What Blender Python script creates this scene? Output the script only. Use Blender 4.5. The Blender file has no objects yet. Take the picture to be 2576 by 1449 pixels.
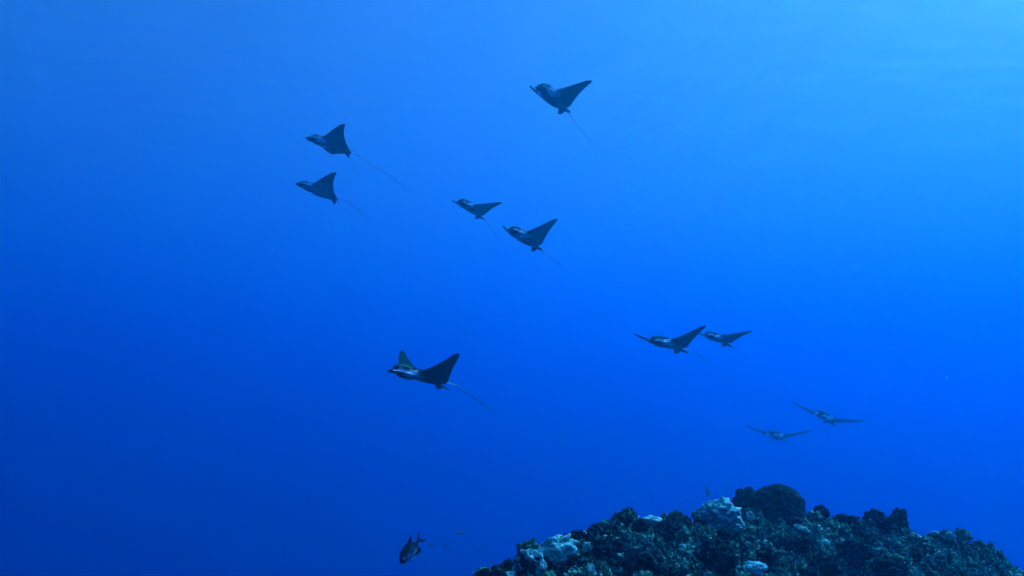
import bpy, bmesh, math, random
import numpy as np
from mathutils import Vector, Matrix, noise, Euler
R = math.radians
S = bpy.context.scene
C = S.collection

# ------------------------------------------------------------------ camera
cam = bpy.data.objects.new('camera', bpy.data.cameras.new('camera')); C.objects.link(cam); S.camera = cam
cam.data.sensor_width = 36; cam.data.lens = 18 / math.tan(R(32.5))
cam.data.clip_end = 1000
cam.location = (0, 0, 0); cam.rotation_euler = (R(102), 0, 0)

# ------------------------------------------------------------------ sky, sun, exposure
SUN_EL, SUN_AZ = 50, 53
w = bpy.data.worlds.new('World'); S.world = w; w.use_nodes = True; nt = w.node_tree
sky = nt.nodes.new('ShaderNodeTexSky'); sky.sky_type = 'NISHITA'; sky.sun_disc = False
sky.sun_elevation = R(SUN_EL); sky.sun_rotation = R(SUN_AZ)
nt.links.new(sky.outputs[0], nt.nodes['Background'].inputs[0]); nt.nodes['Background'].inputs[1].default_value = 0.085
sun = bpy.data.objects.new('sun', bpy.data.lights.new('sun', 'SUN')); C.objects.link(sun)
sun.data.energy = 5; sun.data.angle = R(.5); sun.data.color = (1, .96, .9)
sd = Vector((math.sin(R(SUN_AZ)) * math.cos(R(SUN_EL)), math.cos(R(SUN_AZ)) * math.cos(R(SUN_EL)), math.sin(R(SUN_EL))))
sun.rotation_euler = sd.to_track_quat('Z', 'Y').to_euler()
S.view_settings.view_transform = 'Standard'; S.view_settings.look = 'None'; S.view_settings.gamma = 1
S.view_settings.use_curve_mapping = False
S.view_settings.exposure = 1.64
S.cycles.volume_bounces = 1; S.cycles.max_bounces = 6; S.cycles.transparent_max_bounces = 12

SURF = 13.0          # metres from the camera up to the surface
K = .52              # size of the reef, metres per layout unit
BED = -14.0          # deep sea bed

# ------------------------------------------------------------------ helpers
def link(name, me, parent=None):
    o = bpy.data.objects.new(name, me); C.objects.link(o)
    if parent is not None: o.parent = parent
    return o
def mesh(name, verts, faces, smooth=True):
    me = bpy.data.meshes.new(name)
    me.from_pydata(np.asarray(verts, float).tolist() if not isinstance(verts, list) else verts, [], faces if isinstance(faces, list) else faces.tolist())
    if smooth: me.polygons.foreach_set('use_smooth', [True] * len(me.polygons))
    me.update(); return me
def tag(o, label=None, cat=None, group=None, kind=None):
    if label: o['label'] = label
    if cat: o['category'] = cat
    if group: o['group'] = group
    if kind: o['kind'] = kind
    return o
def empty(name, loc, rot=(0, 0, 0), sc=1):
    o = bpy.data.objects.new(name, None); C.objects.link(o)
    o.location = loc; o.rotation_euler = rot; o.scale = (sc, sc, sc); o.empty_display_size = .1
    return o
def tube(points, radii, n=8):
    pts = [Vector(p) for p in points]; V = []; Fs = []
    for i, p in enumerate(pts):
        t = (pts[min(i + 1, len(pts) - 1)] - pts[max(i - 1, 0)]).normalized()
        a = t.cross(Vector((0, 0, 1)) if abs(t.z) < .9 else Vector((1, 0, 0))).normalized(); b = t.cross(a)
        for k in range(n):
            q = 2 * math.pi * k / n
            V.append(tuple(p + (a * math.cos(q) + b * math.sin(q)) * radii[i]))
    for i in range(len(pts) - 1):
        for k in range(n):
            k2 = (k + 1) % n
            Fs.append((i * n + k, i * n + k2, (i + 1) * n + k2, (i + 1) * n + k))
    Fs.append(tuple(range(n - 1, -1, -1))); Fs.append(tuple((len(pts) - 1) * n + k for k in range(n)))
    return V, Fs
def spline(pts, m):
    P = [Vector(p) for p in pts]; P = [P[0] * 2 - P[1]] + P + [P[-1] * 2 - P[-2]]; out = []
    for i in range(1, len(P) - 2):
        for k in range(m):
            t = k / m; a, b, c, d = P[i - 1:i + 3]
            out.append(.5 * ((2 * b) + (c - a) * t + (2 * a - 5 * b + 4 * c - d) * t * t + (3 * b - a - 3 * c + d) * t ** 3))
    out.append(P[-2]); return out
def material(name, build):
    m = bpy.data.materials.new(name); m.use_nodes = True; n = m.node_tree.nodes; l = m.node_tree.links; n.clear()
    out = n.new('ShaderNodeOutputMaterial'); build(n, l, out); return m
def sstep(a, b, x):
    t = np.clip((x - a) / (b - a), 0, 1); return t * t * (3 - 2 * t)

# ------------------------------------------------------------------ sea water (the haze of this place)
def box_mesh(name, x0, x1, y0, y1, z0, z1):
    v = [(x, y, z) for x in (x0, x1) for y in (y0, y1) for z in (z0, z1)]
    return mesh(name, v, [(0, 1, 3, 2), (4, 6, 7, 5), (0, 4, 5, 1), (2, 3, 7, 6), (0, 2, 6, 4), (1, 5, 7, 3)], False)
haze = link('haze', box_mesh('haze', -170, 170, -70, 270, BED - 2.5, SURF - .6)); tag(haze, kind='stuff')
def water_volume(n, l, out):
    pv = n.new('ShaderNodeVolumePrincipled'); l.new(pv.outputs[0], out.inputs['Volume'])
    st = (.087, .056, .029); ss = (0, .0078, .0170); D = st[0]      # extinction and scattering per metre
    pv.inputs['Density'].default_value = D
    pv.inputs['Color'].default_value = tuple(s / D for s in ss) + (1,)
    pv.inputs['Absorption Color'].default_value = tuple((1 - max(0, t - s) / (D * (1 - s / D))) ** 2 for t, s in zip(st, ss)) + (1,)
    pv.inputs['Anisotropy'].default_value = .44
haze.data.materials.append(material('sea_water', water_volume))

# the rippled surface seen from below
def make_surface():
    rng = np.random.default_rng(3); N = 420
    u = np.linspace(-1, 1, N)
    X, Y = np.meshgrid(np.sign(u) * np.abs(u) ** 1.6 * 160 + 6, np.sign(u) * np.abs(u) ** 1.6 * 160 + 26, indexing='ij')
    Z = np.full_like(X, SURF)
    for k in range(30):
        lam = .35 * 1.11 ** k; th = rng.normal(.5, .6)
        Z += lam * (.015 if lam < 1.6 else .007) * np.sin((X * math.cos(th) + Y * math.sin(th)) * 2 * math.pi / lam + rng.uniform(0, 6.28) + .8 * np.sin(X * .9 / lam ** .5 + k))
    idx = np.arange(N * N).reshape(N, N)
    f = np.stack([idx[:-1, :-1], idx[:-1, 1:], idx[1:, 1:], idx[1:, :-1]], -1).reshape(-1, 4)
    return mesh('water_surface', np.stack([X, Y, Z], -1).reshape(-1, 3), f)
surface = link('water_surface', make_surface()); tag(surface, kind='structure')
def surface_mat(n, l, out):
    mx = n.new('ShaderNodeMixShader'); m2 = n.new('ShaderNodeMixShader'); tr = n.new('ShaderNodeBsdfTransparent'); rf = n.new('ShaderNodeBsdfRefraction'); gl = n.new('ShaderNodeBsdfGlossy')
    tr.inputs[0].default_value = (.15, .9, 1, 1)
    rf.inputs['IOR'].default_value = 1.22; rf.inputs['Roughness'].default_value = .2
    gl.inputs['Roughness'].default_value = .06
    mx.inputs[0].default_value = .6; m2.inputs[0].default_value = .46     # what passes straight, what is bent by the ripples, what mirrors the deep water
    l.new(rf.outputs[0], m2.inputs[1]); l.new(gl.outputs[0], m2.inputs[2])
    l.new(tr.outputs[0], mx.inputs[1]); l.new(m2.outputs[0], mx.inputs[2]); l.new(mx.outputs[0], out.inputs[0])
surface.data.materials.append(material('rippled_surface', surface_mat))

# ------------------------------------------------------------------ terrain: a reef mound on a deep sea bed
PX = lambda col: math.atan((col - 1288) / 2576 * 2 * math.tan(R(32.5)))      # azimuth of a column of the picture (2576 wide)
def elev(col, row):                                                          # elevation angle of the sight line
    f = 1288 / math.tan(R(32.5)); u = (col - 1288) / f; v = (724.5 - row) / f
    y = math.cos(R(12)) - v * math.sin(R(12)); z = math.sin(R(12)) + v * math.cos(R(12))
    return math.atan(z / math.hypot(u, y)), math.atan2(u, y)
CREST = [(560, 2176, 5.5), (900, 1826, 5.5), (1100, 1626, 5.5), (1200, 1526, 5.6), (1250, 1500, 5.7), (1300, 1476, 5.9), (1350, 1450, 6.1), (1400, 1428, 6.2), (1450, 1408, 6.4), (1500, 1388, 6.6), (1540, 1368, 6.8), (1600, 1358, 6.9), (1700, 1352, 7.2),
         (1800, 1342, 7.5), (1900, 1334, 8.0), (2000, 1336, 8.4), (2100, 1344, 8.6), (2200, 1356, 8.9), (2300, 1374, 9.1), (2400, 1390, 9.2), (2500, 1432, 9.2),
         (2570, 1470, 9.2), (2750, 1546, 9.2), (3000, 1696, 9.2), (3500, 2196, 9.2)]
ca = []; cz = []; cr = []
for col, row, r in CREST:
    e, a = elev(col, row); ca.append(a); cr.append(r); cz.append(r * math.tan(e))
ca, cr, cz = map(np.array, (ca, cr, cz))
def base_height(th, r):
    rc = np.interp(th, ca, cr); zc = np.interp(th, ca, cz)
    d = r - rc
    near = zc + .15 * d - .012 * d * d
    far = zc - .10 * d - .16 * d * d
    z = np.where(d < 0, near, far)
    z = z * K
    side = np.maximum(0, ca[0] - th) + np.maximum(0, th - ca[-1])
    return np.maximum(z - 40 * side ** 1.2, BED - 1) / K
def hash2(ix, iy, s):
    h = np.sin(ix * 127.1 + iy * 311.7 + s * 74.7) * 43758.5453
    return h - np.floor(h)
def worley(x, y, R0, s, jit=.9):
    gx, gy = np.floor(x / R0), np.floor(y / R0); best = np.full(x.shape, 9.); bid = np.zeros(x.shape)
    for i in (-1, 0, 1):
        for j in (-1, 0, 1):
            cx, cy = gx + i, gy + j
            px = (cx + .5 + jit * (hash2(cx, cy, s) - .5)) * R0; py = (cy + .5 + jit * (hash2(cx, cy, s + 5) - .5)) * R0
            d = np.hypot(x - px, y - py) / R0; k = d < best
            best = np.where(k, d, best); bid = np.where(k, hash2(cx, cy, s + 9), bid)
    return best, bid
def vnoise(x, y, s):
    ix, iy = np.floor(x), np.floor(y); fx, fy = x - ix, y - iy; fx = fx * fx * (3 - 2 * fx); fy = fy * fy * (3 - 2 * fy)
    a, b, c, d = hash2(ix, iy, s), hash2(ix + 1, iy, s), hash2(ix, iy + 1, s), hash2(ix + 1, iy + 1, s)
    return (a + (b - a) * fx) * (1 - fy) + (c + (d - c) * fx) * fy - .5
def relief(x, y):
    wx = x + .12 * vnoise(x * 4, y * 4, 1) + .04 * vnoise(x * 13, y * 13, 3); wy = y + .12 * vnoise(x * 4, y * 4, 2) + .04 * vnoise(x * 13, y * 13, 4)
    z = np.zeros_like(x)
    for R0, amp, s in ((.50, .11, 11), (.24, .15, 21), (.115, .10, 31), (.055, .045, 41), (.028, .018, 51)):
        d, h = worley(wx, wy, R0, s)
        z += amp * (np.sqrt(np.clip(1 - (d / .72) ** 2, 0, 1)) - .45) * (.35 + 1.1 * h)
    z += .10 * vnoise(x * 2.2, y * 2.2, 7) + .03 * vnoise(x * 9, y * 9, 8) + .012 * vnoise(x * 34, y * 34, 9)
    return z
def layout_height(x, y):
    x = np.asarray(x, float); y = np.asarray(y, float)
    th = np.arctan2(x, y); r = np.hypot(x, y)
    return base_height(th, r) + relief(x, y) * np.interp(r, [0, 3, 12, 20], [.2, 1, 1, .2])
def make_reef():
    th = np.concatenate([np.linspace(R(-34), R(-6), 60, endpoint=False), np.linspace(R(-6), R(34), 620, endpoint=False), np.linspace(R(34), R(62), 60)])
    r = np.concatenate([np.geomspace(.4, 3.5, 30, endpoint=False), np.linspace(3.5, 10.5, 430, endpoint=False), np.geomspace(10.5, 24, 50)])
    T, Q = np.meshgrid(th, r, indexing='ij'); X, Y = np.sin(T) * Q, np.cos(T) * Q
    Z = layout_height(X, Y); X, Y, Z = X * K, Y * K, Z * K
    n, m = T.shape; idx = np.arange(n * m).reshape(n, m)
    f = np.stack([idx[:-1, :-1], idx[1:, :-1], idx[1:, 1:], idx[:-1, 1:]], -1).reshape(-1, 4)
    return mesh('reef', np.stack([X, Y, Z], -1).reshape(-1, 3), f[:, ::-1])
reef = link('reef', make_reef()); tag(reef, kind='structure')
bed = link('sea_bed', mesh('sea_bed', [(-165, -65, BED), (165, -65, BED), (165, 265, BED), (-165, 265, BED)], [(0, 1, 2, 3)])); tag(bed, kind='structure')

def rock_mat(name, dark, mid, pale, t1=.45, t2=.62, sc=1.0, rough=.85):
    def b(n, l, out):
        p = n.new('ShaderNodeBsdfPrincipled'); p.inputs['Roughness'].default_value = rough
        p.inputs['Specular IOR Level'].default_value = .03
        tc = n.new('ShaderNodeNewGeometry'); 
        a = n.new('ShaderNodeTexNoise'); a.inputs['Scale'].default_value = 11 * sc; a.inputs['Detail'].default_value = 8; a.inputs['Roughness'].default_value = .68
        c = n.new('ShaderNodeTexNoise'); c.inputs['Scale'].default_value = 60 * sc; c.inputs['Detail'].default_value = 6; c.inputs['Roughness'].default_value = .7
        for t in (a, c): l.new(tc.outputs['Position'], t.inputs['Vector'])
        r1 = n.new('ShaderNodeValToRGB'); r1.color_ramp.elements[0].position = t1 - .14; r1.color_ramp.elements[0].color = (*dark, 1)
        r1.color_ramp.elements[1].position = t1 + .18; r1.color_ramp.elements[1].color = (*mid, 1)
        l.new(a.outputs['Fac'], r1.inputs[0])
        r2 = n.new('ShaderNodeValToRGB'); r2.color_ramp.elements[0].position = t2 - .07; r2.color_ramp.elements[0].color = (0, 0, 0, 1)
        r2.color_ramp.elements[1].position = t2 + .10; r2.color_ramp.elements[1].color = (1, 1, 1, 1)
        l.new(c.outputs['Fac'], r2.inputs[0])
        mx = n.new('ShaderNodeMix'); mx.data_type = 'RGBA'; mx.inputs['B'].default_value = (*pale, 1)
        l.new(r2.outputs[0], mx.inputs['Factor']); l.new(r1.outputs[0], mx.inputs['A'])
        l.new(mx.outputs['Result'], p.inputs['Base Color'])
        bp = n.new('ShaderNodeBump'); bp.inputs['Strength'].default_value = .7; bp.inputs['Distance'].default_value = .014
        l.new(c.outputs['Fac'], bp.inputs['Height']); l.new(bp.outputs[0], p.inputs['Normal'])
        l.new(p.outputs[0], out.inputs[0])
    return material(name, b)
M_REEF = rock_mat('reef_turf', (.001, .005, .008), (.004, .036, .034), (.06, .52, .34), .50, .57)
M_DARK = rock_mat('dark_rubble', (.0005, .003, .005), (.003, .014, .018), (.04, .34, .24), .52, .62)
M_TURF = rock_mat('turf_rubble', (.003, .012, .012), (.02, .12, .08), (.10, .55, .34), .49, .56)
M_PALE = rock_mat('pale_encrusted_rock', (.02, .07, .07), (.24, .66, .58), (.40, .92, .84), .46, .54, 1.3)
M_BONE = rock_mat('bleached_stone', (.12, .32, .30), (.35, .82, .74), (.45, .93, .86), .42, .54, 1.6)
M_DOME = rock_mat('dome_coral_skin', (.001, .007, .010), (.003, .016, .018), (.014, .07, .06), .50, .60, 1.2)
M_SAND = rock_mat('bed_sand', (.10, .11, .09), (.18, .18, .14), (.24, .24, .19))
reef.data.materials.append(M_REEF); bed.data.materials.append(M_SAND)

# ------------------------------------------------------------------ rocks
def ico(sub):
    bm = bmesh.new(); bmesh.ops.create_icosphere(bm, subdivisions=sub, radius=1); return bm
def lump_mesh(name, seed, sub=4, lumps=.35, rough=.22, pits=0, flat=.8, spike=0):
    bm = ico(sub); rng = random.Random(seed); off = Vector((rng.uniform(-50, 50), rng.uniform(-50, 50), rng.uniform(-50, 50)))
    ax = Vector((rng.uniform(.8, 1.25), rng.uniform(.8, 1.2), flat))
    pts = []
    for k in range(pits):
        v = Vector((rng.gauss(0, 1), rng.gauss(0, 1), rng.gauss(.3, .7))).normalized(); pts.append((v, rng.uniform(.12, .30)))
    for v in bm.verts:
        d = v.co.normalized()
        q = d * 1.6 + off
        f1 = noise.voronoi(q)[0][0]
        h = 1 + lumps * (.45 - f1) + rough * noise.fractal(d * 2.2 + off, .8, 2.1, 7) * .8 + spike * max(0, noise.noise(d * 9 + off)) ** 2
        h += .06 * (.4 - noise.voronoi(d * 5.5 + off)[0][0])
        for c, rr in pts:
            a = (d - c).length
            if a < rr * 1.6:
                h += -.38 * max(0, 1 - (a / rr) ** 2) + .06 * max(0, 1 - abs(a - rr * 1.15) / (rr * .45))
        v.co = Vector((d.x * ax.x, d.y * ax.y, d.z * ax.z)) * h
    for i in range(3):
        lo = min(v.co[i] for v in bm.verts); hi = max(v.co[i] for v in bm.verts)
        for v in bm.verts: v.co[i] = (v.co[i] - (lo + hi) / 2) / (hi - lo) * 2
    me = bpy.data.meshes.new(name); bm.to_mesh(me); bm.free()
    me.polygons.foreach_set('use_smooth', [True] * len(me.polygons)); return me
def at(col, row, r):
    r = r * K; e, a = elev(col, row); return Vector((math.sin(a) * r, math.cos(a) * r, r * math.tan(e)))
def crest_r(col): return float(np.interp(PX(col), ca, cr))
def px_size(npx, r): return K * npx / 2576 * 2 * math.tan(R(32.5)) * r
def place(name, me, mat, col, row, r, wpx, hpx, label, cat, group=None, depth=None, rot=0, roll=0):
    if hpx and r < crest_r(col) - .35:
        for q in np.arange(4.2, crest_r(col) + .1, .04):
            g0 = at(col, row + hpx * .30, q) / K
            if g0.z <= float(layout_height(g0.x, g0.y)): r = float(q); break
    p = at(col, row, r); sx = px_size(wpx, r) / 2; sz = px_size(hpx, r) / 2
    me = me.copy(); me.materials.clear(); me.materials.append(mat)
    ground = float(layout_height(p.x / K, p.y / K)) * K; top, bot = p.z + sz, p.z - sz
    if roll == 0 and bot > ground - .15 * sz: bot = ground - .15 * sz                  # rests in the reef, never hovers
    elif bot > ground - .15 * sz: p.z -= min(bot - ground + .15 * sz, 1.2 * sz); top, bot = p.z + sz, p.z - sz
    p.z = (top + bot) / 2; sz = (top - bot) / 2
    o = link(name, me); o.location = p; o.rotation_euler = (0, roll, rot)
    o.scale = (sx, K * depth / 2 if depth else sx, sz)
    return tag(o, label, cat, group)

DEMO = lump_mesh
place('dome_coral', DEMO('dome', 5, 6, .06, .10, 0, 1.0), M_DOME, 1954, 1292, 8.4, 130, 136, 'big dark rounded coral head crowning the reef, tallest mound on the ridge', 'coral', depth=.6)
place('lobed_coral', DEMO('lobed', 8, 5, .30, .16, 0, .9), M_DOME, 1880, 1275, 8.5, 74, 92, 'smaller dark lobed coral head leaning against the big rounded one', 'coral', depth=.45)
def pocked(col, row, r, wpx, hpx, seed, label, rot=0, roll=0, pits=14, mat=None, depth=None, lumps=.4):
    return place('pocked_rock', lump_mesh('pocked', seed, 5, lumps, .35, pits, .9), mat or M_PALE, col, row, r, wpx, hpx, label, 'rock', 'pale pocked rocks on the reef', depth, rot, roll)
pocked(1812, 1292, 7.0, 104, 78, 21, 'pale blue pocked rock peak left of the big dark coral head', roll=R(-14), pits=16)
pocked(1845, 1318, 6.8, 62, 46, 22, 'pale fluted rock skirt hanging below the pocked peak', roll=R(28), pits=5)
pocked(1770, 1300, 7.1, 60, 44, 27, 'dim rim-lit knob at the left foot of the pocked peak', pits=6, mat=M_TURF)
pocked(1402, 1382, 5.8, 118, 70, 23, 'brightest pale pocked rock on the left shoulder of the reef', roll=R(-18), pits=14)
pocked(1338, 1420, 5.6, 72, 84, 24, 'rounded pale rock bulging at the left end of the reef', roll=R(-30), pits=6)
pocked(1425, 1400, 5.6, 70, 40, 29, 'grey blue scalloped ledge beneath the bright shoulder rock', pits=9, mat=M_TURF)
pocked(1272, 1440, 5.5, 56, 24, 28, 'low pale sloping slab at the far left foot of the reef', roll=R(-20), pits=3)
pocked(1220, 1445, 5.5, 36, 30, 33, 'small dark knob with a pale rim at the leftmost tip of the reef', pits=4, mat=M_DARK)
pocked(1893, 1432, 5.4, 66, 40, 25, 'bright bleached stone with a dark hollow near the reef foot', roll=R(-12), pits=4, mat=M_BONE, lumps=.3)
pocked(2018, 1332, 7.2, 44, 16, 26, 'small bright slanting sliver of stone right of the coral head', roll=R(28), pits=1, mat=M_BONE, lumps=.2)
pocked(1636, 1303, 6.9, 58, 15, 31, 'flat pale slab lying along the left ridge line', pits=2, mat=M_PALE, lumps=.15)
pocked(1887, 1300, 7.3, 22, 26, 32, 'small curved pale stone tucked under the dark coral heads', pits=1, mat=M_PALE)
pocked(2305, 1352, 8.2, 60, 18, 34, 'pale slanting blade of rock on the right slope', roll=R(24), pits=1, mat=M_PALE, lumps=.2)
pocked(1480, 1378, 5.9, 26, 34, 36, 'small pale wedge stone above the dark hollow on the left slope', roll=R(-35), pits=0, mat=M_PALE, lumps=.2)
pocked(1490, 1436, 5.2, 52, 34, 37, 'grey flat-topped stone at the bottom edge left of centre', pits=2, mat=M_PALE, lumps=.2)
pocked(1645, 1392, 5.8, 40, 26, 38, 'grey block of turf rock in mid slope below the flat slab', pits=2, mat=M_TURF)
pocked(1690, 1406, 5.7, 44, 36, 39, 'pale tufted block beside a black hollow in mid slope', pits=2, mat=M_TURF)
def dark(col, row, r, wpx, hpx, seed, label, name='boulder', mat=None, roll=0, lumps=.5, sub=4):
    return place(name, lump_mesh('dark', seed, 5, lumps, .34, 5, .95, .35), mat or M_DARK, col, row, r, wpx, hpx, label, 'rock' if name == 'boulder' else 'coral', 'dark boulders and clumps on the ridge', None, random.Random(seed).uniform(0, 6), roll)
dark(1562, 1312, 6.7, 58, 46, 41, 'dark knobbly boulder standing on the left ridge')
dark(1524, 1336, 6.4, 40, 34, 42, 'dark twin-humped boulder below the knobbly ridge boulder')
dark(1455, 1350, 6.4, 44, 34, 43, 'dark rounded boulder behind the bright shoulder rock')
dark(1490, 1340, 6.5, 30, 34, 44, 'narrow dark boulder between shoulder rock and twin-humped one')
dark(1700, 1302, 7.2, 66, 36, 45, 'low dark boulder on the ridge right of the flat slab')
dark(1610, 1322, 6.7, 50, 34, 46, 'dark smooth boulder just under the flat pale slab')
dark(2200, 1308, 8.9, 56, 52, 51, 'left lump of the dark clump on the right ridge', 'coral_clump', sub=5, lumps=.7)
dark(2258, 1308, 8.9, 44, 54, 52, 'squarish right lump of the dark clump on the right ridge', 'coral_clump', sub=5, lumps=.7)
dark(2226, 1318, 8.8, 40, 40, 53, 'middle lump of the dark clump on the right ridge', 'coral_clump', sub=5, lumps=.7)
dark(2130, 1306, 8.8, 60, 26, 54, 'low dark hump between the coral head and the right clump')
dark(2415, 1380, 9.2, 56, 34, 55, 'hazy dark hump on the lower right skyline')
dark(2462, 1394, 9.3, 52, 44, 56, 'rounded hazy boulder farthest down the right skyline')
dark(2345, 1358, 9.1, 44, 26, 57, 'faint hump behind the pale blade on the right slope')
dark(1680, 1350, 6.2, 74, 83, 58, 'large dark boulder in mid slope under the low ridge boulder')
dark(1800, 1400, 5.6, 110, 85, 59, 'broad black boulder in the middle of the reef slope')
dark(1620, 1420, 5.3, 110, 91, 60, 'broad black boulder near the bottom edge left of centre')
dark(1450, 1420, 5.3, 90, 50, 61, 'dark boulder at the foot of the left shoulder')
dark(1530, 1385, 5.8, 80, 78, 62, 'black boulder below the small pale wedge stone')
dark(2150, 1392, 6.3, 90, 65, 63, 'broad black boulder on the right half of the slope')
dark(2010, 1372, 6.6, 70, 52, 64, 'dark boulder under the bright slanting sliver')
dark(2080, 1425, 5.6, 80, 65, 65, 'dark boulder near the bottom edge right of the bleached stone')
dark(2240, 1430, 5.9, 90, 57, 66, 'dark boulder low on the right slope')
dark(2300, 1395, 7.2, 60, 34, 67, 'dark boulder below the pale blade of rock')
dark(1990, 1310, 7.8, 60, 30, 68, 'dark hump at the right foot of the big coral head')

# rubble: rocks of a few kinds strewn over the slope
rng = random.Random(77)
KINDS = [('dark rounded rubble rock among others on the reef slope', M_DARK, 'dark rubble rocks on the reef slope', [lump_mesh('rubble', 100 + k, 4, .6, .4, 3, .9) for k in range(5)], .52),
         ('turf covered rubble rock among others on the reef slope', M_TURF, 'turf covered rubble rocks on the reef slope', [lump_mesh('rubble', 120 + k, 4, .7, .5, 3, .8, .5) for k in range(5)], .36),
         ('pale stone chunk among others on the reef slope', M_PALE, 'pale stone chunks on the reef slope', [lump_mesh('rubble', 140 + k, 2, .4, .4, 0, .5) for k in range(4)], .12)]
for k in KINDS:
    for me in k[3]: me.materials.append(k[1])
def slope_point():
    while True:
        a = rng.uniform(PX(1210), PX(2560)); rc = float(np.interp(a, ca, cr)); r = rng.uniform(5.0, rc + .25)
        x, y = math.sin(a) * r, math.cos(a) * r; z = float(layout_height(x, y))
        if z / r > math.tan(R(-8.6)): return x, y, z, r
FEATS = [(o, o['label']) for o in list(C.objects) if o.get('category') in ('rock', 'coral')]
cam_inv = Matrix.Rotation(R(102), 4, 'X').inverted()
def screen(p):
    q = cam_inv @ Vector(p); return q.x / -q.z, q.y / -q.z
rubble = []
for i in range(170):
    x, y, z, r = slope_point(); q = rng.random(); k = 0 if q < .46 else 1 if q < .86 else 2
    lab, mat, grp, ms, _ = KINDS[k]
    o = link('rubble_rock', rng.choice(ms)); s = (rng.uniform(.04, .11) if k < 2 else rng.uniform(.02, .05)) * (.7 + .3 * r / 8)
    s *= K; o.location = (x * K, y * K, z * K + s * .2); o.scale = (s, s * rng.uniform(.7, 1.2), s * rng.uniform(.6, 1.1))
    o.rotation_euler = (rng.uniform(-.5, .5), rng.uniform(-.5, .5), rng.uniform(0, 6.28))
    u, v = screen(o.location); best = min(FEATS, key=lambda f: (screen(f[0].location)[0] - u) ** 2 + (1.6 * (screen(f[0].location)[1] - v)) ** 2)
    fu, fv_ = screen(best[0].location); du, dv = u - fu, v - fv_
    rel = ('right of' if du > 0 else 'left of') if abs(du) > abs(dv) * 1.4 else ('just above' if dv > 0 else 'just below')
    rubble.append((o, k, rel, best[1], du * du + dv * dv))
ORD = ['', 'second ', 'third ', 'fourth ', 'fifth ', 'sixth ', 'seventh ', 'eighth ', 'ninth ']
def SHORT(t):
    ws = t.split()[:8]
    while ws[-1] in ('of', 'the', 'a', 'in', 'on', 'at', 'near', 'right', 'left', 'under', 'just', 'with', 'below', 'along', 'behind', 'between', 'by'): ws.pop()
    return ' '.join(ws)
for o, k, rel, ft, d in rubble:
    n = sum(1 for q in rubble if q[1:4] == (k, rel, ft) and q[4] < d)
    what = ('dark rubble rock', 'turf covered rubble rock', 'pale stone chunk')[k]
    tag(o, f"{ORD[min(n, 8)]}{what} {rel} the {SHORT(ft)}", 'rock', KINDS[k][2])

# turf of algae blades and broken shell and coral bits: nobody could count them
def scatter(n, make, seed):
    g = np.random.default_rng(seed); a = g.uniform(PX(1190), PX(2600), n); rc = np.interp(a, ca, cr); r = 4.6 + (rc + .5 - 4.6) * g.random(n)
    clump = vnoise(np.sin(a) * r * 5, np.cos(a) * r * 5, 60 + seed)
    k = clump > g.normal(.04, .07, n); a, r = a[k], r[k]
    x, y = np.sin(a) * r, np.cos(a) * r; V, Fs = make(g, x, y, layout_height(x, y)); return np.asarray(V) * K, Fs
def blades(g, x, y, z):
    n = len(x); L = g.uniform(.008, .030, n); wd = g.uniform(.003, .008, n); t = g.uniform(0, 6.28, n)
    lean = g.normal(0, .5, (n, 2)) + np.array([.35, 0]); dirv = np.stack([lean[:, 0], lean[:, 1], np.ones(n)], 1); dirv /= np.linalg.norm(dirv, axis=1)[:, None]
    p = np.stack([x, y, z - .004], 1); side = np.stack([np.cos(t), np.sin(t), 0 * t], 1) * wd[:, None]
    mid = p + dirv * (L * .55)[:, None]; tip = p + dirv * L[:, None] + np.stack([lean[:, 0] * L * .4, lean[:, 1] * L * .4, 0 * L], 1)
    V = np.stack([p - side, p + side, mid + side * .8, mid - side * .8, tip], 1).reshape(-1, 3); b = np.arange(n) * 5
    return V, [(i, i + 1, i + 2, i + 3) for i in b] + [(i + 3, i + 2, i + 4) for i in b]
V, Fc = scatter(95000, blades, 1)
turf = link('algae_turf', mesh('algae_turf', V, Fc, False)); tag(turf, kind='stuff')
def turf_mat(n, l, out):
    p = n.new('ShaderNodeBsdfPrincipled'); p.inputs['Roughness'].default_value = .7; p.inputs['Specular IOR Level'].default_value = .03
    g = n.new('ShaderNodeNewGeometry'); cr_ = n.new('ShaderNodeValToRGB')
    cr_.color_ramp.elements[0].color = (.02, .03, .02, 1); cr_.color_ramp.elements[1].color = (.15, .60, .26, 1)
    e = cr_.color_ramp.elements.new(.7); e.color = (.04, .15, .06, 1)
    l.new(g.outputs['Random Per Island'], cr_.inputs[0]); l.new(cr_.outputs[0], p.inputs['Base Color']); l.new(p.outputs[0], out.inputs[0])
turf.data.materials.append(material('algae', turf_mat))
def bits(g, x, y, z):
    n = len(x); V = []; Fs = []
    for i in range(n):
        L = g.uniform(.006, .028); wd = L * g.uniform(.25, .6); q = g.uniform(0, 6.28); up = g.uniform(-.2, .9)
        d = Vector((math.cos(q), math.sin(q), up)).normalized(); s = d.cross(Vector((0, 0, 1))).normalized(); u = s.cross(d)
        c = Vector((x[i], y[i], z[i] + .012)); b = len(V)
        V += [tuple(c - d * L), tuple(c + s * wd), tuple(c - s * wd), tuple(c + u * wd), tuple(c - u * wd), tuple(c + d * L)]
        Fs += [(b, b + 3, b + 1), (b, b + 1, b + 4), (b, b + 4, b + 2), (b, b + 2, b + 3), (b + 5, b + 1, b + 3), (b + 5, b + 4, b + 1), (b + 5, b + 2, b + 4), (b + 5, b + 3, b + 2)]
    return V, Fs
V, Fc = scatter(5200, bits, 2)
shell = link('shell_rubble', mesh('shell_rubble', V, Fc, False)); tag(shell, kind='stuff')
M_SHELL = rock_mat('shell_bits', (0.17, .42, .3), (0.33, .78, .58), (0.4, .9, .74), .4, .5, 2); shell.data.materials.append(M_SHELL)

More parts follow.
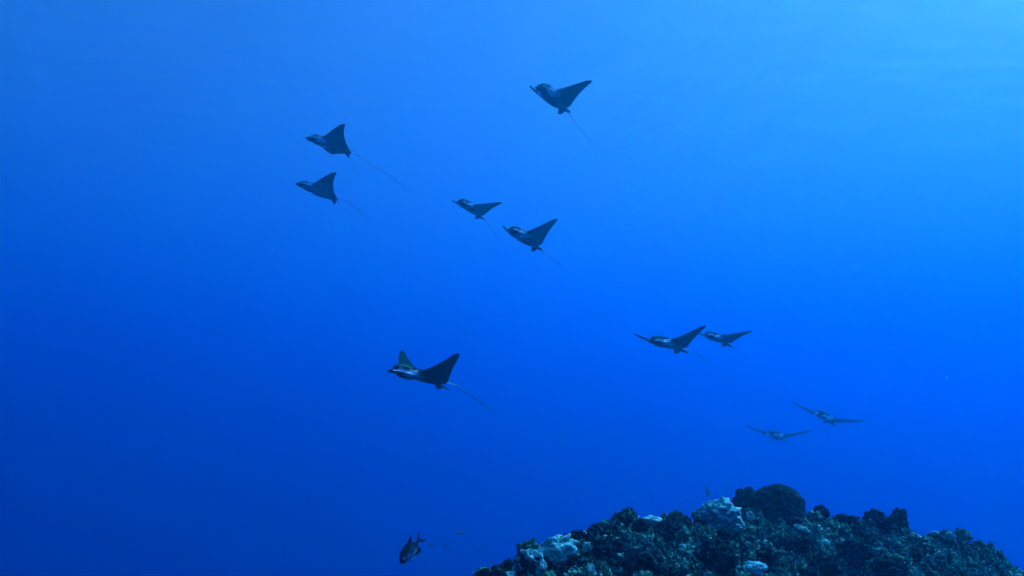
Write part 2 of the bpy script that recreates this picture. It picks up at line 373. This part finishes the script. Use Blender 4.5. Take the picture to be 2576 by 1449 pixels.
# sea whips: thin bent strands on the slope
M_WHIP = rock_mat('sea_whip_skin', (0.05, .13, .09), (0.1, .25, .16), (0.16, .36, .24), sc=2)
for pts, r, lab in (([(2436, 1372), (2448, 1398), (2470, 1424), (2486, 1440)], 6.6, 'long thin sea whip trailing down the right slope'),
                    ([(2312, 1382), (2326, 1410), (2336, 1432), (2348, 1442)], 6.2, 'thin bent sea whip under the pale blade rock'),
                    ([(1742, 1398), (1752, 1410), (1768, 1420)], 5.5, 'short pale strand lying across the black boulder'),
                    ([(1612, 1393), (1626, 1390), (1640, 1398), (1648, 1412)], 5.4, 'curled pale strand like a hook in mid slope')):
    P = [at(c, q, r) for c, q in pts]; P = spline(P, 6)
    v, f = tube(P, [.0042 * (1 - .5 * i / len(P)) for i in range(len(P))], 6)
    o0 = P[0].copy(); o = link('sea_whip', mesh('sea_whip', [tuple(Vector(q) - o0) for q in v], f)); o.location = o0; o.data.materials.append(M_WHIP)
    tag(o, lab, 'sea whip', 'sea whips on the slope')

# ------------------------------------------------------------------ eagle rays
def ell(bm, c, r, sub=4, rot=None, sup=1.0):
    g = bmesh.ops.create_icosphere(bm, subdivisions=sub, radius=1)
    for v in g['verts']:
        q = v.co.copy()
        if sup != 1.0: q = Vector([math.copysign(abs(t) ** sup, t) for t in q])
        q = Vector((q.x * r[0], q.y * r[1], q.z * r[2]))
        if rot: q = rot @ q
        v.co = q + Vector(c)
def LE(x):
    x = abs(x)
    xs = [0, .10, .18, .25, .35, .5, .7, .85, .94, 1.0]; ys = [.40, .38, .315, .255, .200, .138, .048, -.03, -.085, -.165]
    return float(np.interp(x, xs, ys))
def TE(x):
    x = abs(x)
    xs = [0, .10, .16, .22, .30, .40, .55, .70, .85, .95, 1.0]; ys = [-.56, -.54, -.515, -.48, -.43, -.37, -.295, -.245, -.220, -.215, -.205]
    return float(np.interp(x, xs, ys))
def TH(x):
    return float(np.interp(abs(x), [0, .15, .25, .4, .6, .8, 1.0], [.125, .10, .066, .042, .028, .021, .016]))
def rest_body():
    bm = bmesh.new(); nx, nc = 121, 26
    xs = [math.copysign(abs(t) ** 1.0, t) for t in np.linspace(-1, 1, nx)]; top = []; bot = []
    for x in xs:
        a, b, h = LE(x), TE(x), TH(x); rt, rb = [], []
        for j in range(nc):
            t = .5 - .5 * math.cos(math.pi * j / (nc - 1)); y = a + (b - a) * t
            p = math.sqrt(max(0, 1 - (2 * t ** .75 - 1) ** 2)) * (1 - .25 * t); e = .008
            rt.append(bm.verts.new((x, y, e + h * p * .8))); rb.append(bm.verts.new((x, y, -e - h * p * .62)))
        top.append(rt); bot.append(rb)
    for i in range(nx - 1):
        for j in range(nc - 1):
            bm.faces.new((top[i][j], top[i][j + 1], top[i + 1][j + 1], top[i + 1][j]))
            bm.faces.new((bot[i][j], bot[i + 1][j], bot[i + 1][j + 1], bot[i][j + 1]))
        bm.faces.new((top[i][0], top[i + 1][0], bot[i + 1][0], bot[i][0])); bm.faces.new((top[i][-1], bot[i][-1], bot[i + 1][-1], top[i + 1][-1]))
    for i in (0, nx - 1):
        for j in range(nc - 1):
            q = (top[i][j], bot[i][j], bot[i][j + 1], top[i][j + 1]); bm.faces.new(q if i == 0 else q[::-1])
    ell(bm, (0, .36, .024), (.150, .225, .094), 4, None, .92)            # skull
    ell(bm, (0, .30, -.050), (.130, .21, .072), 4)                      # jaw
    ell(bm, (0, .535, -.045), (.118, .155, .034), 4, Matrix.Rotation(R(-6), 3, 'X'), .85)   # flat snout lobe
    for s in (-1, 1):
        ell(bm, (s * .128, .470, -.030), (.038, .140, .015), 3, Matrix.Rotation(R(10) * s, 3, 'Z') @ Matrix.Rotation(R(14) * s, 3, 'Y'))   # pale lip along the side of the snout
        ell(bm, (s * .150, .32, -.038), (.062, .115, .034), 3, Matrix.Rotation(R(12) * s, 3, 'Y'))          # cheek
        ell(bm, (s * .148, .43, .050), (.036, .070, .028), 3)          # brow over the eye
        ell(bm, (s * .145, .255, .070), (.042, .060, .036), 3)         # spiracle bulge
    ell(bm, (0, -.12, .02), (.155, .46, .105), 4)                       # back and belly
    bmesh.ops.recalc_face_normals(bm, faces=bm.faces)
    me = bpy.data.meshes.new('ray_rest'); bm.to_mesh(me); bm.free()
    o = bpy.data.objects.new('ray_rest', me); C.objects.link(o)
    m = o.modifiers.new('r', 'REMESH'); m.mode = 'VOXEL'; m.voxel_size = .0085
    m = o.modifiers.new('s', 'SMOOTH'); m.factor = .5; m.iterations = 5
    ev = bpy.data.meshes.new_from_object(o.evaluated_get(bpy.context.evaluated_depsgraph_get()))
    bpy.data.objects.remove(o); return ev
REST = rest_body()
RV = np.empty(len(REST.vertices) * 3); REST.vertices.foreach_get('co', RV); RV = RV.reshape(-1, 3)
RN = np.empty(len(REST.vertices) * 3); REST.vertices.foreach_get('normal', RN); RN = RN.reshape(-1, 3)
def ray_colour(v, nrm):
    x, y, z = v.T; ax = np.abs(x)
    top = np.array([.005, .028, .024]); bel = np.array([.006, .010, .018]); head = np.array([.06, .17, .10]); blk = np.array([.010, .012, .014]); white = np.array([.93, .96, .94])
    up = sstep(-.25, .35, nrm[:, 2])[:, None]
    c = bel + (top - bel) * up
    hd = (sstep(.12, .30, y) * sstep(.27, .19, ax) * sstep(.0, .05, z))[:, None]
    c = c + (head - c) * hd * .8
    # pale throat and cheek, fading backwards and under
    ck = sstep(.07, .13, ax) * sstep(.02, .28, y) * sstep(.27, .20, ax) * sstep(-.14, -.065, z) * sstep(.065, .03, z)
    c = c + (white - c) * np.clip(ck, 0, 1)[:, None]
    ck2 = np.exp(-((y - .27) / .10) ** 2 - ((z + .015) / .05) ** 2 - ((ax - .17) / .07) ** 2)
    c = c + (white * .8 - c) * np.clip(ck2, 0, .9)[:, None]
    lip = sstep(.085, .105, ax) * sstep(-.1, .25, nrm[:, 2]) * sstep(.33, .38, y) * sstep(.64, .60, y) * sstep(-.055, -.04, z) * sstep(.012, -.004, z)
    c = c + (white - c) * np.clip(lip, 0, 1)[:, None]
    # dark goggle band from the eye forwards, dark spiracle
    gg = np.exp(-((y - .43) / .085) ** 4 - ((z - .046) / .026) ** 4) * sstep(.06, .12, ax)
    sp = np.exp(-((y - .262) / .045) ** 4 - ((z - .080) / .034) ** 4) * sstep(.10, .14, ax)
    c = c + (blk - c) * np.clip(np.maximum(gg, sp), 0, 1)[:, None]
    # snout lobe: dark, white line along its upper edge to the mouth corner
    lobe = sstep(.42, .47, y) * sstep(-.03, -.045, z)
    c = c + (blk * 1.6 - c) * (lobe * (1 - lip))[:, None]
    ln = np.exp(-((z + .018) / .026) ** 4) * sstep(.05, .08, ax) * sstep(.30, .36, y) * sstep(.70, .64, y)
    c = c + (white - c) * np.clip(ln * 1.2, 0, 1)[:, None]
    return c
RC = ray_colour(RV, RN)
def bend(v, L, Q):
    out = v.copy()
    for s, (a0, a1, sw) in ((-1, L), (1, Q)):
        k = (np.sign(v[:, 0]) == s) & (np.abs(v[:, 0]) > .14)
        u = (np.abs(v[k, 0]) - .14) / .86
        t = np.linspace(0, 1.05, 211); ph = a0 * np.minimum(1, t / .15) + a1 * t
        cx = np.concatenate([[0], np.cumsum((np.cos(ph[1:]) + np.cos(ph[:-1])) / 2)]) * (t[1] * .86); cz_ = np.concatenate([[0], np.cumsum((np.sin(ph[1:]) + np.sin(ph[:-1])) / 2)]) * (t[1] * .86)
        p = np.interp(u, t, ph)
        out[k, 0] = s * (.14 + np.interp(u, t, cx) - v[k, 2] * np.sin(p)); out[k, 1] = v[k, 1] + sw * u * u; out[k, 2] = np.interp(u, t, cz_) + v[k, 2] * np.cos(p)
    return out
def skin(name, attr, rough=.55):
    def b(n, l, out):
        p = n.new('ShaderNodeBsdfPrincipled'); p.inputs['Roughness'].default_value = rough; p.inputs['Specular IOR Level'].default_value = .0
        a = n.new('ShaderNodeAttribute'); a.attribute_name = attr
        tc = n.new('ShaderNodeTexCoord'); t = n.new('ShaderNodeTexNoise'); t.inputs['Scale'].default_value = 26; t.inputs['Detail'].default_value = 6; t.inputs['Roughness'].default_value = .65
        l.new(tc.outputs['Object'], t.inputs['Vector'])
        mr = n.new('ShaderNodeMapRange'); mr.inputs['From Min'].default_value = .3; mr.inputs['From Max'].default_value = .7; mr.inputs['To Min'].default_value = .72; mr.inputs['To Max'].default_value = 1.22
        l.new(t.outputs['Fac'], mr.inputs['Value'])
        mx = n.new('ShaderNodeMix'); mx.data_type = 'RGBA'; mx.blend_type = 'MULTIPLY'; mx.inputs['Factor'].default_value = 1
        l.new(a.outputs['Color'], mx.inputs['A']); l.new(mr.outputs[0], mx.inputs['B']); l.new(mx.outputs['Result'], p.inputs['Base Color'])
        l.new(p.outputs[0], out.inputs[0])
    return material(name, b)
M_RAY = skin('ray_skin', 'tint')
def flat(name, col, rough=.5):
    def b(n, l, out):
        p = n.new('ShaderNodeBsdfPrincipled'); p.inputs['Roughness'].default_value = rough; t = n.new('ShaderNodeTexNoise'); t.inputs['Scale'].default_value = 9
        r = n.new('ShaderNodeValToRGB'); r.color_ramp.elements[0].color = (*[c * .6 for c in col], 1); r.color_ramp.elements[1].color = (*[c * 1.4 for c in col], 1)
        l.new(t.outputs['Fac'], r.inputs[0]); l.new(r.outputs[0], p.inputs['Base Color']); l.new(p.outputs[0], out.inputs[0])
    return material(name, b)
M_EYE = flat('ray_eye', (.006, .007, .009), .15); M_FIN = flat('ray_fin_skin', (.006, .012, .018), .8)
def set_tint(me, cols):
    a = me.color_attributes.new('tint', 'FLOAT_COLOR', 'POINT')
    a.data.foreach_set('color', np.concatenate([cols, np.ones((len(cols), 1))], 1).astype(np.float32).ravel())
def fin_mesh(name, length, width, thick):
    bm = bmesh.new(); ell(bm, (0, -length * .5, 0), (width / 2, length * .62, thick), 3)
    for v in bm.verts:
        t = -v.co.y / length; v.co.x += .25 * width * t * t
        v.co.x *= .55 + .75 * max(0, min(1, t * 1.2))
    me = bpy.data.meshes.new(name); bm.to_mesh(me); bm.free(); me.polygons.foreach_set('use_smooth', [True] * len(me.polygons)); return me
PELVIC = fin_mesh('pelvic_fin', .175, .18, .016); PELVIC.materials.append(M_FIN)
DORSAL = fin_mesh('dorsal_fin', .08, .05, .010); DORSAL.materials.append(M_FIN)
bm = bmesh.new(); ell(bm, (0, 0, 0), (.016, .026, .022), 3); EYE = bpy.data.meshes.new('eye'); bm.to_mesh(EYE); bm.free(); EYE.materials.append(M_EYE)
EYE.polygons.foreach_set('use_smooth', [True] * len(EYE.polygons))
def make_ray(sc, loc, rot, b, tail, label):
    me = REST.copy(); me.vertices.foreach_set('co', bend(RV, b[:3], b[3:]).ravel()); me.update()
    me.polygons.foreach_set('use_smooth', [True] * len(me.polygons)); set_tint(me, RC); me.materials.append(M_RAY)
    o = empty('eagle_ray', loc, [R(a) for a in (rot[1], rot[2], rot[0])], sc)
    # body turns about its own axes: yaw, then pitch, then roll
    m = Matrix.Rotation(R(rot[0]), 3, 'Z') @ Matrix.Rotation(R(rot[1]), 3, 'X') @ Matrix.Rotation(R(rot[2]), 3, 'Y')
    o.rotation_euler = m.to_euler()
    tag(o, label, 'ray', 'eagle rays gliding in open water')
    link('body', me, o)
    for s in (-1, 1):
        f = link('pelvic_fin', PELVIC, o); f.location = (s * .06, -.45, -.03); f.scale = (s, 1, 1); f.rotation_euler = (R(20), R(12) * s, 0)
        e = link('eye', EYE, o); e.location = (s * .178, .425, .048)
    f = link('dorsal_fin', DORSAL, o); f.location = (0, -.56, .035); f.rotation_euler = (R(-28), R(90), 0)
    P = spline([(0, -.50, .02), (0, -.62, .02)] + tail, 10); n = len(P); thin = 1 if sc < .45 else .68
    v, f = tube(P, [thin * (.015 * (1 - i / n) ** 1.2 + .0055) for i in range(n)], 7)
    t = link('tail', mesh('tail', v, f), o); k = np.repeat(np.arange(n) / n, 7)[:, None]      # sun highlight painted into the tint near the body, darker towards the whip end
    pale = np.clip(sstep(.85, .25, k), 0, 1); set_tint(t.data, np.array([.02, .04, .045]) + pale * np.array([.26, .42, .38])); t.data.materials.append(M_RAY)
    return o
RAYS = [
 (0.42,(-0.6888, 5.99, 0.6031),(137.1, 8.5, -7.2),(0.359, 0.459, 0.133, 0.422, 0.394, 0.029),[(-0.001, -0.863, 0.023), (0.018, -1.283, -0.071), (0.042, -2.027, -0.244)], 'large dark eagle ray with both wings raised, nearest of the school'),
 (0.5005,(0.4889, 8.9197, 4.2242),(146.8, 6.2, -7.3),(0.429, 0.175, -0.001, 0.529, 0.265, 0.039),[(0.033, -0.95, -0.023), (0.065, -1.427, -0.081), (0.091, -2.109, -0.168)], 'topmost eagle ray, highest in the bright water with white cheek'),
 (0.5005,(-2.6141, 10.8647, 4.4183),(110.3, 13.4, 5.3),(0.222, 0.154, -0.0, 0.218, 0.148, 0.0),[(0.054, -1.242, -0.102), (0.09, -1.604, -0.186), (0.17, -2.244, -0.372), (0.245, -2.713, -0.542)], 'upper eagle ray of the left pair, trailing a very long tail'),
 (0.5005,(-2.9545, 11.6686, 3.9948),(115.3, 16.3, 5.1),(0.325, 0.206, -0.028, 0.288, 0.179, 0.0),[(-0.001, -0.902, 0.022), (0.031, -1.304, -0.049), (0.085, -1.748, -0.163)], 'lower eagle ray of the left pair, leftmost of the school'),
 (0.5005,(-0.6352, 11.8888, 3.7861),(150.9, 7.7, -11.8),(0.305, 0.159, -0.004, 0.304, 0.173, -0.006),[(0.052, -1.285, -0.079), (0.122, -1.83, -0.212), (0.159, -2.256, -0.305)], 'flat-winged eagle ray just ahead of another in mid water'),
 (0.5005,(0.1617, 9.9946, 2.7874),(142.9, 10.5, -3.8),(0.527, 0.23, 0.032, 0.504, 0.219, 0.107),[(0.02, -1.229, -0.023), (0.031, -1.592, -0.057), (0.047, -2.114, -0.12)], 'eagle ray with lifted wing following the flat-winged one'),
 (0.5005,(1.7718, 9.0968, 1.2828),(137.7, 4.0, -2.0),(0.394, 0.177, 0.067, 0.324, 0.126, 0.127),[(0.0, -1.081, 0.012), (0.014, -1.494, -0.042), (0.041, -1.932, -0.133)], 'front eagle ray of the overlapping right pair, wing tip touching the other'),
 (0.5005,(3.0646, 11.8796, 1.7564),(136.6, 7.6, -6.5),(0.3, 0.118, -0.073, 0.271, 0.154, -0.106),[(0.007, -0.965, -0.0), (0.023, -1.219, -0.042), (0.073, -2.011, -0.186)], 'rear eagle ray partly behind the wing tip of the one ahead'),
 (0.86,(7.3865, 19.1496, 0.9589),(147.6, 6.5, -18.8),(0.151, 0.222, 0.033, 0.118, 0.169, 0.04),[(-0.013, -1.814, 0.031), (-0.022, -2.369, 0.018)], 'faint eagle ray seen edge-on, rightmost and banked over the reef'),
 (0.86,(6.628, 20.4809, 0.5788),(151.5, 3.0, -6.2),(0.205, 0.216, 0.0, 0.198, 0.22, -0.012),[(0.017, -1.966, -0.061), (0.024, -2.81, -0.127)], 'faintest eagle ray coming head-on, lowest above the reef'),
]
for a in RAYS: make_ray(*a)

# ------------------------------------------------------------------ fish
def fish_body_mesh(name, prof, seg=20):
    V = []; Fs = []
    for (x, zt, zb, w_) in prof:
        for k in range(seg):
            q = 2 * math.pi * k / seg; c, s = math.cos(q), math.sin(q)
            V.append((x, w_ * math.copysign(abs(c) ** .9, c), (zt + zb) / 2 + (zt - zb) / 2 * s))
    n = len(prof)
    for i in range(n - 1):
        for k in range(seg):
            k2 = (k + 1) % seg; Fs.append((i * seg + k, (i + 1) * seg + k, (i + 1) * seg + k2, i * seg + k2))
    Fs.append(tuple(range(seg))); Fs.append(tuple((n - 1) * seg + k for k in range(seg - 1, -1, -1)))
    return mesh(name, V, Fs)
def fin_plate(name, outline, th=.004):
    n = len(outline); V = [(x, th, z) for x, z in outline] + [(x, -th, z) for x, z in outline]
    Fs = [tuple(range(n)), tuple(range(2 * n - 1, n - 1, -1))] + [(i, n + i, n + (i + 1) % n, (i + 1) % n) for i in range(n)]
    return mesh(name, V, Fs, False)
PROF = [(.50, .02, -.03, .012), (.47, .07, -.06, .035), (.42, .12, -.09, .055), (.34, .19, -.135, .075), (.22, .245, -.18, .088), (.06, .265, -.205, .09), (-.1, .245, -.20, .08), (-.24, .19, -.165, .06), (-.34, .115, -.10, .036), (-.42, .06, -.05, .018), (-.48, .055, -.045, .010)]
def fish_mat(n, l, out):
    p = n.new('ShaderNodeBsdfPrincipled'); p.inputs['Roughness'].default_value = .4; a = n.new('ShaderNodeAttribute'); a.attribute_name = 'tint'
    l.new(a.outputs['Color'], p.inputs['Base Color']); l.new(p.outputs[0], out.inputs[0])
M_FISH = material('fish_scales', fish_mat); M_FFIN = flat('fish_fin', (.02, .024, .03), .5); M_FPALE = flat('fish_pale_fin', (.45, .5, .5), .5)
bodym = fish_body_mesh('fish_body', PROF, 28)
# refine the fish skin so that its markings stay crisp
bm = bmesh.new(); bm.from_mesh(bodym); bmesh.ops.subdivide_edges(bm, edges=bm.edges, cuts=3, use_grid_fill=True, smooth=.6); bm.to_mesh(bodym); bm.free()
fv = np.empty(len(bodym.vertices) * 3); bodym.vertices.foreach_get('co', fv); fv = fv.reshape(-1, 3)
X_, Z_ = fv[:, 0], fv[:, 2]
col = np.array([.03, .10, .12])[None] * np.ones((len(fv), 1)); 
back = sstep(.02, .16, Z_); col = col * (1 - .75 * back[:, None]); belly = sstep(-.05, -.17, Z_); col = col + (np.array([.2, .6, .55]) - col) * belly[:, None] * .8
face = np.exp(-((X_ - .40 - .25 * Z_) / .045) ** 4); col = col + (np.array([.008, .009, .012]) - col) * face[:, None]
spot = np.exp(-((X_ - .30) / .05) ** 2 - ((Z_ - .0) / .05) ** 2); col = col + (np.array([.75, .8, .8]) - col) * spot[:, None]
blot = np.exp(-((X_ - .08) / .07) ** 2 - ((Z_ + .02) / .07) ** 2); col = col + (np.array([.015, .018, .025]) - col) * blot[:, None] * .85
rear = sstep(-.18, -.32, X_); col = col * (1 - .8 * rear[:, None])
set_tint(bodym, col); bodym.materials.append(M_FISH); bodym.polygons.foreach_set('use_smooth', [True] * len(bodym.polygons))
fish = empty('reef_fish', at(1030, 1389, 4.6), (0, 0, 0), .152 * K)
# nose down and to the left, flank towards the viewer
f_ = Vector((-.58, -.34, -.74)).normalized(); u_ = Vector((-.80, -.05, .60)); s_ = u_.cross(f_).normalized(); u_ = f_.cross(s_)
fish.rotation_euler = Matrix((f_, s_, u_)).transposed().to_euler()
tag(fish, 'banded dark reef fish diving head down beside the reef', 'fish')
link('body', bodym, fish)
for nm, outl, m in (('dorsal_fin', [(.22, .22), (.0, .285), (-.2, .27), (-.33, .30), (-.48, .34), (-.42, .25), (-.36, .20), (-.30, .12), (.1, .2)], M_FFIN),
                    ('anal_fin', [(.0, -.18), (-.1, -.26), (-.22, -.31), (-.33, -.27), (-.36, -.17), (-.33, -.09), (-.2, -.14)], M_FFIN),
                    ('tail_fin', [(-.44, .04), (-.54, .10), (-.63, .15), (-.76, .20), (-.64, .08), (-.58, .0), (-.64, -.10), (-.74, -.19), (-.62, -.17), (-.53, -.09), (-.44, -.035)], M_FFIN),
                    ('pelvic_fin', [(.24, -.15), (.14, -.25), (.02, -.31), (-.06, -.30), (.06, -.2), (.12, -.16)], M_FPALE)):
    link(nm, fin_plate(nm, outl), fish).data.materials.append(m)
for s in (-1, 1):
    pf = link('pectoral_fin', fin_plate('pectoral_fin', [(0, .02), (-.06, .06), (-.16, .05), (-.2, -.01), (-.12, -.05), (0, -.03)]), fish); pf.location = (.2, s * .085, -.06); pf.rotation_euler = (0, 0, -s * R(24)); pf.data.materials.append(M_FPALE)
    bm = bmesh.new(); ell(bm, (0, 0, 0), (.022, .010, .022), 2); em = bpy.data.meshes.new('eye'); bm.to_mesh(em); bm.free(); em.materials.append(M_EYE)
    e = link('eye', em, fish); e.location = (.385, s * .062, .045)
small = fish_body_mesh('small_fish', [(x, zt * .75, zb * .75, w_) for x, zt, zb, w_ in PROF[::2]] + [(-.55, .10, -.09, .008), (-.66, .17, -.16, .005)], 10); small.materials.append(flat('small_fish_skin', (.025, .03, .035)))
smallp = small.copy(); smallp.materials.clear(); smallp.materials.append(flat('small_fish_pale', (.5, .55, .55)))
SM = [(1797, 2062, 5.2, 11, 0, 'tiny dark fish, clearest of those left of the reef'), (1818, 2063, 6, 7, 0, 'tiny faint fish just behind the clearest one left of the reef'), (1654, 2020, 6, 6, 0, 'dark dot of a fish highest right of the diving fish'), (1667, 2047, 6, 11, 0, 'blurred dark fish level with the diving fish tail'), (1667, 2062, 6, 6, 0, 'dark dot of a fish under the blurred one'), (1766, 1998, 7, 8, 0, 'tiny dark fish above the clearest one left of the reef'),
      (1716, 2003, 7, 9, 0, 'tiny dark fish under a pale drifting one left of the reef'), (1724, 1994, 8, 20, 1, 'faint pale fish drifting high left of the reef'), (1617, 2045, 8, 16, 0, 'faint dark fish nearest to the diving banded fish'), (1768, 2133, 6, 9, 0, "faint dark fish just above the reef's leftmost tip"), (1778, 2145, 5, 10, 1, 'tiny pale fish at the lowest left corner of the reef'),
      (1891, 2109, 6, 11, 0, 'dark fish hugging the left foot of the reef'), (2147, 1952, 7, 8, 0, 'tiny dark fish over the bright shoulder rock, higher of two'), (2111, 1982, 7, 5, 0, 'tiny dark fish over the bright shoulder rock, lower of two'), (2553, 1887, 8, 8, 0, 'tiny dark fish above the left ridge near the pocked peak'), (2731, 1811, 9, 6, 0, 'dot of a fish left above the big coral head'), (3091, 1913, 9, 10, 0, 'tiny dark fish just right of the big coral head'), (3583, 2004, 10, 8, 0, 'tiny fish left of another far down the right skyline'), (3634, 2022, 10, 7, 0, 'tiny fish at the far right skyline, last one out')]
for i, (cx, cy, d, n, pale, lab) in enumerate(SM):
    o = link('small_fish', smallp if pale else small); o.location = at(cx / 1.4907, cy / 1.4907, d); s = px_size(n / 1.4907, d) * 1.1
    o.scale = (s, s, s); o.rotation_euler = (0, rng.uniform(-.5, .5), rng.choice((0, math.pi)) + rng.uniform(-.5, .5))
    tag(o, lab or 'tiny dark damselfish hovering over the edge of the reef', 'fish', 'tiny fish around the reef')
o = link('small_fish', small); o.location = at(1780, 1238, 17); s = px_size(22, 17); o.scale = (s, s, s); o.rotation_euler = (0, R(80), R(20)); tag(o, 'ghostly upright fish hanging far off above the pocked peak', 'fish', 'tiny fish around the reef')
# drifting specks in the water
g = np.random.default_rng(12); V = []; Fs = []
for i in range(9):
    d = g.uniform(4.0, 12); p = at(g.uniform(40, 2540), g.uniform(60, 1430), d); s = g.uniform(.0008, .0020); b = len(V)
    V += [tuple(p + Vector(q) * s) for q in ((1, 0, 0), (-1, 0, 0), (0, 1, 0), (0, -1, 0), (0, 0, 1), (0, 0, -1))]
    Fs += [(b, b + 2, b + 4), (b + 2, b + 1, b + 4), (b + 1, b + 3, b + 4), (b + 3, b, b + 4), (b + 2, b, b + 5), (b + 1, b + 2, b + 5), (b + 3, b + 1, b + 5), (b, b + 3, b + 5)]
snow = link('drifting_specks', mesh('drifting_specks', V, Fs, False)); tag(snow, kind='stuff'); snow.data.materials.append(M_FPALE)
